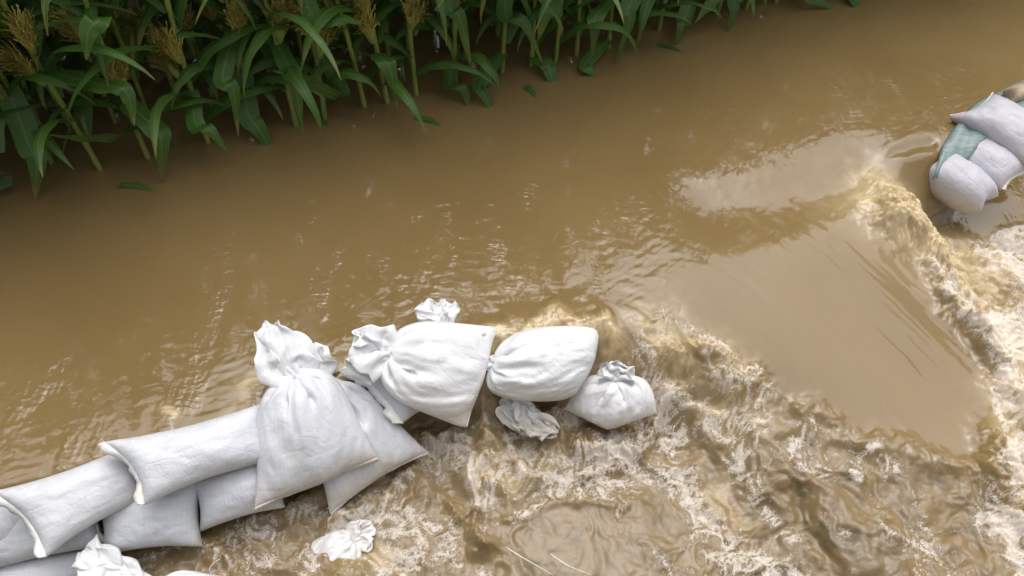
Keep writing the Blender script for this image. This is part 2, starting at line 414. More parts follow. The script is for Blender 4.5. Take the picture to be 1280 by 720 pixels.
# ------------------------------------------------------------------ sandbags
def bag_mat(name, c1, c2, stain=.35):
    k = NT(name); uv = k.coord('UV'); co = k.coord('Object')
    wv = []
    for ang in (0, 1):
        wt = k.n('ShaderNodeTexWave', wave_type='BANDS', bands_direction='XY'[ang]); k.l(uv, wt.inputs['Vector'])
        wt.inputs['Scale'].default_value = 62; wt.inputs['Distortion'].default_value = .8; wt.inputs['Detail'].default_value = 1
        wv.append(wt.outputs['Fac'])
    weave = k.math('MULTIPLY', wv[0], wv[1])
    streak = k.noise(k.mapping(uv, (4, 70, 1)), 2.2, 3, .6); streak2 = k.noise(k.mapping(uv, (80, 3, 1)), 2.0, 3, .6)
    t = k.math('ADD', k.math('MULTIPLY', streak, .5), k.math('MULTIPLY', streak2, .5))
    c = k.mix(k.ramp(t, .3, .7), c1, c2)
    c = k.mix(k.math('MULTIPLY', weave, .10), c, (.55, .56, .6))
    st = k.ramp(k.noise(co, 9, 5, .65, .5), .52, .74)
    c = k.mix(k.math('MULTIPLY', st, stain), c, (.48, .38, .25))
    so3 = k.n('ShaderNodeSeparateXYZ'); k.l(co, so3.inputs[0])
    wet = k.ramp(k.math('SUBTRACT', so3.outputs[2], k.math('MULTIPLY', k.noise(co, 7, 5, .65), .16)), -.05, .05, 1, 0)
    c = k.mix(k.math('MULTIPLY', wet, .5), c, (.42, .33, .21))
    spk = k.ramp(k.noise(co, 90, 3, .7), .66, .74)
    c = k.mix(k.math('MULTIPLY', spk, .35), c, (.40, .30, .18))
    k.l(c, k.b.inputs['Base Color']); k.b.inputs['Roughness'].default_value = .42
    k.b.inputs['Sheen Weight'].default_value = .1
    b = k.bump(weave, .06, .0015)
    b = k.bump(k.noise(k.mapping(uv, (5, 26, 1)), 3.0, 4, .6, .5), .20, .008, b)
    b = k.bump(k.noise(k.mapping(uv, (30, 4, 1)), 2.5, 4, .6, .5), .14, .006, b)
    b = k.bump(k.noise(co, 24, 4, .6, .8), .22, .012, b)
    for sc_, st_ in ((5, .13), (13, .08)):
        cr = k.math('ABSOLUTE', k.math('SUBTRACT', k.noise(k.mapping(co, (1, 1.7, 1), (0, 0, .5)), sc_, 2, .5, .6), .5))
        b = k.bump(k.ramp(cr, 0, .035, 0, 1), st_, .006, b)
    k.l(b, k.b.inputs['Normal'])
    return k.m
MB = bag_mat('woven_white', (.72, .73, .77), (.62, .64, .69), .3)
MBg = bag_mat('woven_grey', (.66, .68, .73), (.55, .57, .62), .35)
MBb = bag_mat('woven_bright', (.86, .86, .87), (.78, .79, .82), .25)
MBl = bag_mat('woven_lilac', (.62, .61, .67), (.53, .52, .59), .3)
MBt = bag_mat('woven_tan', (.50, .38, .25), (.42, .30, .19), .2)
MH = bag_mat('hem_white', (.90, .90, .90), (.80, .79, .76), .35)
def thread_mat():
    k = NT('thread'); k.b.inputs['Base Color'].default_value = (.72, .69, .62, 1); k.b.inputs['Roughness'].default_value = .6; return k.m
MT = thread_mat()

def sim_bag(Wd, L, fill=.6, tied=False, tie=.72, seed=0, Nc=72, M=48, steps=90, neck=.016, grav=.00008, limp=1., opened=1.):
    """position based cloth: a woven tube sealed at one end, sewn or tied at the other, filled by pressure"""
    rs = np.random.RandomState(seed)
    i = np.arange(Nc) / Nc
    tri = 1 - 4 * np.abs(((i + .25) % 1.) - .5)       # -1..1 triangular
    tri = np.where(i < .5, -1 + 4 * i, 3 - 4 * i)
    jj = np.arange(M) / (M - 1)
    P = np.zeros((M, Nc, 3))
    P[:, :, 0] = jj[:, None] * L; P[:, :, 1] = tri[None] * Wd / 2
    P[:, :, 2] = np.sin(2 * np.pi * i)[None] * .03 * np.sin(np.pi * jj)[:, None] + .012 * rs.randn(M, Nc) * .5
    kt = int(M * tie) if tied else M - 1
    if tied:
        # pull the part above the tie together with folds
        for j in range(M):
            g = np.exp(-((j - kt) / (M * .12)) ** 2)
            fold = 1 - .93 * g
            P[j, :, 1] *= fold; P[j, :, 2] = P[j, :, 2] * fold + g * .012 * np.sin(2 * np.pi * i * 9 + rs.rand() * .6)
    dc = 2 * Wd / Nc; dl = L / (M - 1); dd = math.hypot(dc, dl)
    V = np.zeros_like(P)
    b = np.arange(Nc); mir = (Nc - b) % Nc
    Vt = None
    vol0 = fill * Wd * Wd * (L * (tie if tied else 1)) * .32
    def relax(P, sh, rest, stiff, comp):
        # sh: (dj, di)
        dj, di = sh
        A = P[:M - dj] if dj else P
        B = np.roll(P, -di, 1)
        B = B[dj:] if dj else B
        d = B - A; l = np.linalg.norm(d, axis=2, keepdims=True) + 1e-9
        e = (l - rest) / l
        kf = np.where(e > 0, stiff, comp)
        c = d * e * kf * .25
        if dj: P[:M - dj] += c
        else: P += c
        C = np.roll(c, di, 1)
        if dj: P[dj:] -= C
        else: P -= C
        return P
    for s in range(steps):
        # area normals
        du = np.roll(P, -1, 1) - np.roll(P, 1, 1)
        dv = np.empty_like(P); dv[1:-1] = P[2:] - P[:-2]; dv[0] = P[1] - P[0]; dv[-1] = P[-1] - P[-2]
        N = np.cross(du, dv) * .25
        vol = (P[:kt] * N[:kt]).sum() / 3
        if s == 0: sg = 1.
        if s == 0 and vol < 0: sg = -1.
        vol = abs(vol)
        pr = np.clip((vol0 - vol) / vol0, -1, 1.5)
        nn = sg * N / (dc * dl)
        zt = P[:kt, :, 2].max()
        hyd = .8 + 1.0 * (zt - P[:, :, 2:3])
        Fp = nn * hyd * pr * .004
        Fp[kt - 1:] = 0
        if not tied: Fp = nn * hyd * pr * .004
        V = V * .90 + Fp; V[:, :, 2] -= grav
        if tied: V[kt + 1:] += rs.randn(M - kt - 1, Nc, 3) * .0006 * (s < 40)
        P = P + np.clip(V, -.02, .02)
        P0 = P.copy()
        for it in range(9):
            P = relax(P, (0, 1), dc, 1.6, .30 * limp); P = relax(P, (1, 0), dl, 1.6, .30 * limp)
            P = relax(P, (1, 1), dd, .5, .06); P = relax(P, (1, Nc - 1), dd, .5, .06)
            P = relax(P, (0, 3), dc * 3, 0, .07 * limp); P = relax(P, (3, 0), dl * 3, 0, .07 * limp)
            # sealed ends
            for e in ((0,) if tied else (0, M - 1)):
                P[e] = (P[e] + P[e][mir]) / 2
            if tied:
                for r_ in (kt - 1, kt):
                    c = P[r_].mean(0); q = P[r_] - c; q[:, 0] *= .3
                    l = np.linalg.norm(q, axis=1, keepdims=True) + 1e-9
                    P[r_] = c + q * np.minimum(1, neck / l)
            # floor
            P[:, :, 2] = np.maximum(P[:, :, 2], -.30)
        V = V + (P - P0) * .5
    # recentre
    ex = P[kt, :, 0].mean() if tied else P[M - 1, :, 0].mean()
    x0 = P[0, :, 0].mean()
    body = P[:kt]
    return P, dict(x0=x0, x1=ex, w=body[:, :, 1].max() - body[:, :, 1].min(), yc=(body[:, :, 1].max() + body[:, :, 1].min()) / 2,
                   h=body[:, :, 2].max() - body[:, :, 2].min(), zc=(body[:, :, 2].max() + body[:, :, 2].min()) / 2, kt=kt, Nc=Nc, M=M, Wd=Wd, L=L)

def nrm(v): return v / (np.linalg.norm(v) + 1e-12)

def ribbon(name, pts, dirs, width, mat, parent, thick=.0018, seed=0, wob=.25, nrmv=None):
    """folded hem strip: runs along pts, sticks out along dirs"""
    rs = np.random.RandomState(seed); n = len(pts); V = []; uv = []
    for k in range(n):
        t = nrm(pts[min(k + 1, n - 1)] - pts[max(k - 1, 0)]); o = nrm(dirs[k]); up = nrm(np.cross(t, o))
        ph = rs.randn() * .15
        wd = width * (1 + .18 * math.sin(k * .9 + seed) + .03 * rs.randn())
        for a, (f, h) in enumerate([(-.15, 1), (.35, 1.2), (1, .6), (1, -.6), (.35, -1.2), (-.15, -1)]):
            bend = wob * wd * (f ** 2) * math.sin(k * .55 + seed * 1.7 + .5 * math.sin(k * .21)) * .5
            V.append(pts[k] + o * wd * f + up * (thick * h + bend)); uv.append((k * .02, f * .04))
    Fc = []
    for k in range(n - 1):
        for a in range(6):
            b2 = (a + 1) % 6; Fc.append((k * 6 + a, k * 6 + b2, (k + 1) * 6 + b2, (k + 1) * 6 + a))
    Fc.append(tuple(range(5, -1, -1))); Fc.append(tuple((n - 1) * 6 + a for a in range(6)))
    return mesh_np(name, V, Fc, mat, parent, uv)

def tube(name, pts, r, mat, parent=None, seg=6, taper=True):
    V = []; Fc = []; n = len(pts); pts = [np.array(p, float) for p in pts]
    for k in range(n):
        t = nrm(pts[min(k + 1, n - 1)] - pts[max(k - 1, 0)]); a = nrm(np.cross(t, [.13, .2, 1.])); b2 = np.cross(t, a)
        rr_ = r * ((1 - .6 * k / (n - 1)) if taper else 1)
        for s in range(seg):
            an = 2 * math.pi * s / seg; V.append(pts[k] + (a * math.cos(an) + b2 * math.sin(an)) * rr_)
    for k in range(n - 1):
        for s in range(seg):
            Fc.append((k * seg + s, k * seg + (s + 1) % seg, (k + 1) * seg + (s + 1) % seg, (k + 1) * seg + s))
    Fc.append(tuple(range(seg - 1, -1, -1))); Fc.append(tuple((n - 1) * seg + s for s in range(seg)))
    return mesh_np(name, V, Fc, mat, parent)

def make_bag(label, hemA, hemB, endA, endB=None, thick=.15, mat=MB, seed=1, fill=.85, tuft=.16, name='sandbag', hem=True, hemw=.014, wf=1.15, rnd=0.,
             bendv=0., tufts=1., tuftdir=None, cat='sandbag', group='white woven sandbags of the dam', threads=2, neckr=.016, lift=0.):
    tied = endB is None
    a0, b0 = W(*hemA), W(*hemB)
    if tied: n0 = W(*endA)
    else: a1, b1 = W(*endA), W(*endB)
    p0 = (a0 + b0) / 2; p1 = n0 if tied else (a1 + b1) / 2
    Lr = np.linalg.norm(p1 - p0); Wr = np.linalg.norm(b0 - a0) if tied else (np.linalg.norm(b0 - a0) + np.linalg.norm(b1 - a1)) / 2
    if tied:
        b0 = b0 + (b0 - a0) * (wf - 1) / 2; a0 = a0 - (b0 - a0) * (wf - 1) / 2; Wr *= wf
        Wr_s = max(Wr * 1.12, .12); tie = Lr / (Lr + tuft); Ls = (Lr + tuft) * 1.10
        P, I = sim_bag(Wr_s, Ls, fill, True, tie, seed, Nc=84, M=int(58), neck=neckr, limp=1.)
    else:
        P, I = sim_bag(Wr * 1.12, Lr * 1.10, fill, False, 1, seed)
    x = (P[:, :, 0] - I['x0']) / (I['x1'] - I['x0'])
    y = (P[:, :, 1] - I['yc']) / I['w']; z = (P[:, :, 2] - I['zc']) * (thick / I['h'])
    ax = nrm(p1 - p0)
    Y0 = b0 - a0; Y1 = Y0 if tied else b1 - a1
    up = np.cross(ax, nrm(Y0 + Y1)); up = nrm(up); up = up if up[2] > 0 else -up
    if not tied:
        rw = (y.max(1) - y.min(1))[:, None]; y = y * np.minimum((1 / np.maximum(rw, .3)), 1.4) ** .55
        zm = np.abs(z).max(); z = np.sign(z) * zm * (np.abs(z) / zm) ** .78 * 1.12
        c = a0[None, None] * (1 - x[..., None]) + a1[None, None] * x[..., None]
        e = b0[None, None] * (1 - x[..., None]) + b1[None, None] * x[..., None]
        Q = c * (.5 - y[..., None]) + e * (.5 + y[..., None])
    else:
        kt = I['kt']
        # beyond the tie the tuft keeps its own scale
        sc = Lr / (I['x1'] - I['x0']); yv = Y0 / I['w'];
        xx = np.where(x > 1, 1 + (x - 1), x)
        yy = (P[:, :, 1] - I['yc'])
        nb = P[kt].mean(0)
        # shear so that the neck lands on its point even when the cloth drifted sideways
        dyn = (nb[1] - I['yc']); dzn = (nb[2] - I['zc']) * thick / I['h']
        f = np.clip(x, 0, 1) ** 2
        yy = yy - f * dyn; z = z - f * dzn
        Q = p0[None, None] + xx[..., None] * (p1 - p0)[None, None] + yy[..., None] * yv[None, None]
        if tufts != 1 or tuftdir is not None:
            g = np.clip((x - 1) * Lr / max(tuft, 1e-3), 0, 1.4)
            Q = Q + (g[..., None] * (yy * (tufts - 1))[..., None]) * yv[None, None]
            z = z * (1 + g * (tufts - 1))
            if tuftdir is not None: Q = Q + g[..., None] * np.array(tuftdir)[None, None]
    Q = Q + up[None, None] * (z + lift)[..., None]
    if rnd:
        e_ = np.exp(-np.clip(x, 0, 2) / .14) + (0 if tied else np.exp(-np.clip(1 - x, 0, 2) / .14))
        mid_ = Q.mean(1, keepdims=True); yd = nrm(Y0)
        off_ = ((Q - mid_) @ yd)
        Q = Q - (off_ * np.clip(e_, 0, 1) * rnd)[..., None] * yd[None, None]
        Q = Q + ax[None, None] * (np.clip(np.exp(-np.clip(x, 0, 2) / .14), 0, 1) * (off_ / (Wr / 2)) ** 2 * rnd * Wr * .15)[..., None]
    # slack cloth: dents, pleats running from the tie, crumpled and torn mouth
    M_, N_ = Q.shape[:2]
    ii = np.arange(N_) / N_ * 2 * np.pi; jj_ = np.linspace(0, 1, M_)
    cu = np.cos(ii)[None] * 1.3 + seed * 3.1; sv = np.sin(ii)[None] * .6
    gj = np.repeat(jj_[:, None], N_, 1)
    xc = np.clip(x, 0, 1)
    env = np.sin(np.pi * np.clip(x if not tied else x * .5 + .5 * (x > 0) * 0 + .12, 0, 1)) ** .5
    dent = .010 * fbm(cu * 1.5 + gj * .7, gj * 3.2 + sv * 2, 3, 200 + seed) + .006 * (.3 - np.abs(fbm(cu * 2.2 + gj * 2, gj * 6 + sv * 3, 3, 230 + seed)))
    dent = dent + .0035 * (.3 - np.abs(fbm(cu * 6, gj * 2.2 + sv * 6, 3, 260 + seed)))
    sgn = np.sign(np.sin(ii))[None] * np.abs(np.sin(ii))[None] ** .3
    disp = dent * env * sgn
    if not tied:
        vm = (np.cos(ii)[None] + 0 * gj) * Wr * .6; um = gj * Lr
        dent = .010 * fbm(um * 5, vm * 5 + seed * 2.3, 2, 210 + seed) + .006 * (.3 - np.abs(fbm(um * 9 + vm * 3, vm * 9, 3, 233 + seed)))
        en = np.exp(-gj * Lr / .07) + np.exp(-(1 - gj) * Lr / .07)
        dent = dent + .007 * perlin(vm * 26 + seed, um * 5, 340 + seed) * en
        disp = dent * env * sgn
    if tied:
        ang = ii[None] + .35 * perlin(gj * 4, gj * 0 + seed, 7)
        pl = perlin(ang * 3.2 + seed, gj * 1.6, 300 + seed) + .6 * perlin(ang * 6.5, gj * 2.5, 301 + seed)
        disp = disp + .014 * pl * np.exp(-((1 - xc) / .38) ** 2) * sstep(1.0, .93, x) * sgn
    Q = Q + up[None, None] * disp[..., None]
    if tied:
        g = sstep(1.02, 1.25, x) ; kt_ = I['kt']
        a_ = np.stack([perlin(cu * 2.3 + gj * 6, gj * 9 + sv * 4, 310 + seed + q_) for q_ in range(3)], -1)
        b_ = np.stack([perlin(cu * 6 + gj * 9, gj * 22 + sv * 9, 320 + seed + q_) for q_ in range(3)], -1)
        Q = Q + g[..., None] * (.026 * a_ + .010 * b_) * min(1, tuft / .12)
    if bendv: Q[:, :, 2] += bendv * (1 - (2 * np.clip(x, 0, 1) - 1) ** 2)
    M, Nc = I['M'], I['Nc']
    org = Q.mean((0, 1)); org[2] = Q[:, :, 2].min()
    root = empty(name, tuple(org)); tag(root, label, cat, group)
    Q = Q - org
    # ------- body mesh with UV in metres
    id_ = np.arange(M * Nc).reshape(M, Nc)
    nx_ = np.roll(id_, -1, 1)
    kt = I['kt'] if tied else M - 1
    u = np.repeat(np.linspace(0, Lr, M)[:, None], Nc, 1); v = np.abs(((np.arange(Nc) / Nc + .0) % 1.) - .5) * 4 * Wr / 2
    uv = np.stack([u, np.repeat(v[None], M, 0)], -1).reshape(-1, 2)
    Fb = np.stack([id_[:-1], nx_[:-1], nx_[1:], id_[1:]], -1)[:kt].reshape(-1, 4)
    body = mesh_np('sack', Q.reshape(-1, 3), Fb, mat, root, uv)
    sb = body.modifiers.new('s', 'SUBSURF'); sb.levels = 1; sb.render_levels = 1
    if tied:
        Ft = np.stack([id_[:-1], nx_[:-1], nx_[1:], id_[1:]], -1)[kt:].reshape(-1, 4)
        tf = mesh_np('tuft', Q.reshape(-1, 3), Ft, MBb if mat is not MBt else mat, root, uv)
        sb = tf.modifiers.new('s', 'SUBSURF'); sb.levels = 1; sb.render_levels = 1
        so_ = tf.modifiers.new('t', 'SOLIDIFY'); so_.thickness = .0012
        # string round the neck
        c = Q[kt - 1].mean(0); t = nrm(p1 - p0); s1 = nrm(np.cross(t, [0, 0, 1.])); s2_ = np.cross(t, s1)
        rad = neckr * 1.15
        pts = [c + (s1 * math.cos(a) + s2_ * math.sin(a)) * rad + t * .004 * (a / 6.28 - 1) for a in np.linspace(0, 4 * math.pi, 40)]
        tube('string', pts, .0016, MT, root, 5, False)
    if hem:
        half = Nc // 2 + 1
        row = Q[0, :half]; row1 = Q[2, :half]
        ends = [(row, row - row1)]
        if not tied: ends.append((Q[M - 1, :half], Q[M - 1, :half] - Q[M - 3, :half]))
        for q, (r0, dr) in enumerate(ends):
            sm = lambda A, n_: np.stack([A[max(0, q_ - n_):q_ + n_ + 1].mean(0) for q_ in range(len(A))])
            dr = sm(dr, 5)
            dr = dr / (np.linalg.norm(dr, axis=1, keepdims=True) + 1e-9) * .8 + up * (.55 if not tied else .15) + np.array([0, 0, .1])
            ribbon('hem', list(sm(r0, 1) + up * (.012 if not tied else .004)), list(dr), hemw, MH, root, seed=seed + q)
        rs = random.Random(seed)
        for q in range(threads):
            e = row[rs.choice([0, -1])] if q % 2 == 0 else row[rs.randrange(len(row))]
            d = nrm(np.array([rs.uniform(-1, 1), rs.uniform(-1, 1), rs.uniform(-.6, .2)]))
            pts = [e]; 
            for s in range(5): d = nrm(d + np.array([rs.gauss(0, .4), rs.gauss(0, .4), rs.gauss(-.1, .25)])); pts.append(pts[-1] + d * .010)
            tube('thread', pts, .0009, MT, root, 4)
    return root

bags = [
 # label, corners (photo x, photo y, height z)
 dict(label='grey sandbag at the left edge, mostly hidden under its hemmed neighbour', hemA=(-130, 628, -.04), hemB=(-90, 730, -.14), endA=(26, 600, -.08), endB=(54, 672, -.18), thick=.12, mat=MBg, seed=2),
 dict(label='long sandbag at the left edge with a ragged hem across its left end', hemA=(-4, 612, .06), hemB=(64, 694, -.05), endA=(160, 556, -.01), endB=(182, 624, -.14), thick=.15, seed=3, hemw=.024, mat=MB),
 dict(label='long white sandbag, its frayed hem over its neighbour, left of the upright tied bag', hemA=(138, 550, .10), hemB=(188, 630, .01), endA=(322, 505, .03), endB=(336, 578, -.07), thick=.16, seed=4, hemw=.024, mat=MB),
 dict(label='creased grey sandbag in the lower row under the leftmost hemmed bag', hemA=(122, 618, -.13), hemB=(128, 684, -.24), endA=(-40, 640, -.13), endB=(-20, 718, -.24), thick=.17, seed=5, mat=MBg),
 dict(label='grey woven sandbag in the lower row with a loose white string on it', hemA=(124, 618, -.14), hemB=(134, 694, -.26), endA=(252, 590, -.13), endB=(248, 684, -.26), thick=.18, seed=6, mat=MBg, hem=False),
 dict(label='grey sandbag in the lower row tucked under the upright tied bag', hemA=(240, 592, -.13), hemB=(254, 664, -.26), endA=(352, 550, -.11), endB=(352, 636, -.24), thick=.18, seed=7, mat=MBg, hem=False),
 dict(label='lowest grey sandbag in the bottom left corner, half cut by the frame', hemA=(-60, 694, -.26), hemB=(-50, 790, -.36), endA=(120, 682, -.26), endB=(126, 760, -.36), thick=.13, seed=8, mat=MBg, hem=False),
 dict(label='grey-white sandbag slumped behind the upright tied bag with a torn lower corner', hemA=(418, 634, -.26), hemB=(526, 566, -.22), endA=(402, 474, .03), tuft=.11, thick=.15, seed=9, mat=MB, hemw=.010, fill=.5, tufts=.9),
 dict(label='upright white sandbag tied at the top with a white tuft, hem facing the viewer', hemA=(328, 632, -.13), hemB=(464, 576, -.11), endA=(368, 472, .11), tuft=.13, thick=.18, seed=10, mat=MB, hemw=.014, tufts=.85, tuftdir=(-.06, .02, .02)),
 dict(label='grey sandbag with a broad straight white hem strip below the knotted bag', hemA=(438, 456, .04), hemB=(504, 530, -.09), endA=(540, 436, -.02), endB=(552, 506, -.15), thick=.13, seed=11, mat=MBg, hemw=.042),
 dict(label='white tuft of a drowned bag rising behind the knotted bag', hemA=(600, 470, -.08), hemB=(540, 480, -.08), endA=(552, 414, .03), tuft=.10, thick=.10, seed=12, mat=MBb, hem=False, tufts=1.2),
 dict(label='plump white sandbag knotted at its left with pleats fanning to the right', hemA=(622, 412, .06), hemB=(584, 534, -.11), endA=(486, 444, .13), tuft=.13, thick=.19, seed=13, mat=MBb, hemw=.008, fill=.9, rnd=.12, tufts=.95),
 dict(label='bright white cone-shaped sandbag with muddy water spilling over its back', hemA=(756, 416, .07), hemB=(726, 494, -.08), endA=(616, 454, .0), tuft=.03, thick=.23, seed=14, mat=MBb, hem=False, fill=1.2, wf=1.45, rnd=.38),
 dict(label='small gathered bag end with strings fanning between the knotted and the cone-shaped bag', hemA=(604, 452, -.10), hemB=(670, 462, -.10), endA=(643, 496, -.15), tuft=.11, thick=.09, seed=15, mat=MB, hem=False, tufts=1.3, tuftdir=(.06, .0, -.03)),
 dict(label='round white bag folded over itself at the right end of the near dam', hemA=(716, 524, -.25), hemB=(806, 528, -.22), endA=(770, 474, -.06), tuft=.085, thick=.16, seed=16, mat=MBb, hem=False, fill=1.3, wf=1.4, rnd=.42, tufts=1.1),
 dict(label='crumpled bright white sack top at the bottom edge below the grey bags', hemA=(300, 728, -.35), hemB=(290, 810, -.37), endA=(198, 740, -.24), tuft=.21, thick=.11, seed=17, mat=MBb, hem=False, tufts=1.0),
 dict(label='half sunken white sack with foam around it at the bottom edge', hemA=(372, 690, -.365), hemB=(412, 748, -.385), endA=(442, 676, -.335), tuft=.07, thick=.085, seed=18, mat=MBb, hemw=.01, rnd=.3),
 dict(label='tan sandbag on top of the far dam at the right edge', hemA=(1256, 112, .06), hemB=(1262, 132, .02), endA=(1330, 88, .06), endB=(1345, 130, .02), thick=.13, seed=19, mat=MBt, hem=False),
 dict(label='lilac-white sandbag with a pointed corner lying on the teal tarpaulin', hemA=(1246, 120, .09), hemB=(1190, 150, .02), endA=(1345, 170, .09), endB=(1282, 208, .0), thick=.15, seed=20, mat=MBl, hemw=.006, threads=0),
 dict(label='middle lilac-white sandbag of the far dam with a white strap end', hemA=(1222, 160, -.03), hemB=(1180, 196, -.08), endA=(1292, 208, -.04), endB=(1244, 240, -.10), thick=.16, seed=21, mat=MBl, hemw=.014, rnd=.18),
 dict(label='rounded white sandbag at the water end of the far dam', hemA=(1176, 188, -.09), hemB=(1144, 222, -.11), endA=(1250, 236, -.12), endB=(1216, 270, -.16), thick=.20, rnd=.42, seed=22, mat=MBl, hem=False, fill=.8),
]
for b in bags: make_bag(**b)

# ------------------------------------------------------------------ corn
def leaf_mat():
    k = NT('corn_leaf'); uv = k.coord('UV'); co = k.coord('Object')
    sep = k.n('ShaderNodeSeparateXYZ'); k.l(uv, sep.inputs[0])
    rib = k.ramp(k.math('ABSOLUTE', sep.outputs[0]), .04, .13, 1, 0)
    vein = k.noise(k.mapping(uv, (38, .6, 1)), 1., 2)
    c = k.mix(k.ramp(vein, .35, .65), (.058, .140, .020), (.105, .225, .036))
    c = k.mix(k.ramp(k.noise(co, 7, 4), .4, .7), c, (.075, .165, .034))
    tipm = k.math('MULTIPLY', k.ramp(sep.outputs[1], .72, 1.0), k.ramp(k.noise(co, 9, 3), .42, .6))
    c = k.mix(tipm, c, (.30, .24, .07))
    c = k.mix(k.math('MULTIPLY', rib, .75), c, (.17, .25, .12))
    k.l(c, k.b.inputs['Base Color']); k.b.inputs['Roughness'].default_value = .38
    k.l(k.bump(vein, .35, .003), k.b.inputs['Normal'])
    tr = k.n('ShaderNodeBsdfTranslucent'); k.l(k.mix(.5, c, (.10, .24, .03)), tr.inputs[0])
    ms = k.n('ShaderNodeMixShader'); ms.inputs[0].default_value = .25
    k.l(k.b.outputs[0], ms.inputs[1]); k.l(tr.outputs[0], ms.inputs[2]); k.l(ms.outputs[0], k.out.inputs[0])
    return k.m
def simple(name, a, b2, scale=(8, 8, 8), ns=4., rough=.5, bmp=.3):
    k = NT(name); co = k.coord('Object'); t = k.noise(k.mapping(co, scale), ns, 4, .6)
    k.l(k.mix(k.ramp(t, .35, .65), a, b2), k.b.inputs['Base Color']); k.b.inputs['Roughness'].default_value = rough
    k.l(k.bump(t, bmp, .004), k.b.inputs['Normal'])
    return k.m
ML = leaf_mat()
MS = simple('corn_stalk', (.17, .25, .05), (.30, .33, .08), (8, 8, 1.2))
MHu = simple('corn_husk', (.22, .30, .06), (.34, .38, .12), (30, 30, 2))
MSi = simple('corn_silk', (.60, .54, .14), (.42, .32, .08), (20, 20, 3), rough=.7)
MTa = simple('corn_tassel', (.35, .28, .12), (.22, .18, .07), rough=.7)

def leaf_geo(pts, width, wdir, rs, V, Fc, UV, prof=None, vfold=.25):
    """curved blade: 5 verts across, wavy margins, midrib in the middle"""
    n = len(pts); base = len(V); ph = rs.uniform(0, 6); fr = rs.uniform(1.5, 3)
    for k in range(n):
        t = k / (n - 1); tg = nrm(pts[min(k + 1, n - 1)] - pts[max(k - 1, 0)])
        wd = wdir - tg * np.dot(wdir, tg); wd = nrm(wd); up = np.cross(wd, tg)
        tw = rs_tw(t, ph); wd2 = wd * math.cos(tw) + up * math.sin(tw); up2 = np.cross(wd2, tg)
        w_ = width * (math.sin(math.pi * min(1, (t + .10) / 1.10) ** .62) ** .8 if t < 1 else 0.02) * .5
        w_ = max(w_, .0015)
        for a in (-1, -.5, 0, .5, 1):
            wav = .16 * w_ * math.sin(fr * t * 9 + ph + (a > 0) * 1.3) * abs(a) ** 2
            V.append(pts[k] + wd2 * a * w_ + up2 * (vfold * abs(a) * w_ + wav)); UV.append((a, t))
    for k in range(n - 1):
        for a in range(4):
            i0 = base + k * 5 + a; Fc.append((i0, i0 + 1, i0 + 6, i0 + 5))
def rs_tw(t, ph): return .35 * math.sin(ph) * t + .18 * math.sin(4 * t + ph)

def arc_leaf(p, azm, L, el0, droop, rs, n=15):
    pts = [np.array(p, float)]; e = el0
    for k in range(n - 1):
        t = k / (n - 1); e = el0 - droop * (t ** 1.15); az_ = azm + .25 * math.sin(3 * t + L * 9)
        d = np.array([math.cos(az_) * math.cos(e), math.sin(az_) * math.cos(e), math.sin(e)])
        pts.append(pts[-1] + d * L / (n - 1))
    return pts

def catmull(P, n=16):
    P = [np.array(p, float) for p in P]; P = [2 * P[0] - P[1]] + P + [2 * P[-1] - P[-2]]
    out = []
    m = len(P) - 3
    for k in range(n):
        u = k / (n - 1) * m; i = min(int(u), m - 1); t = u - i; a, b_, c, d = P[i:i + 4]
        out.append(.5 * ((2 * b_) + (-a + c) * t + (2 * a - 5 * b_ + 4 * c - d) * t * t + (-a + 3 * b_ - 3 * c + d) * t ** 3))
    return out

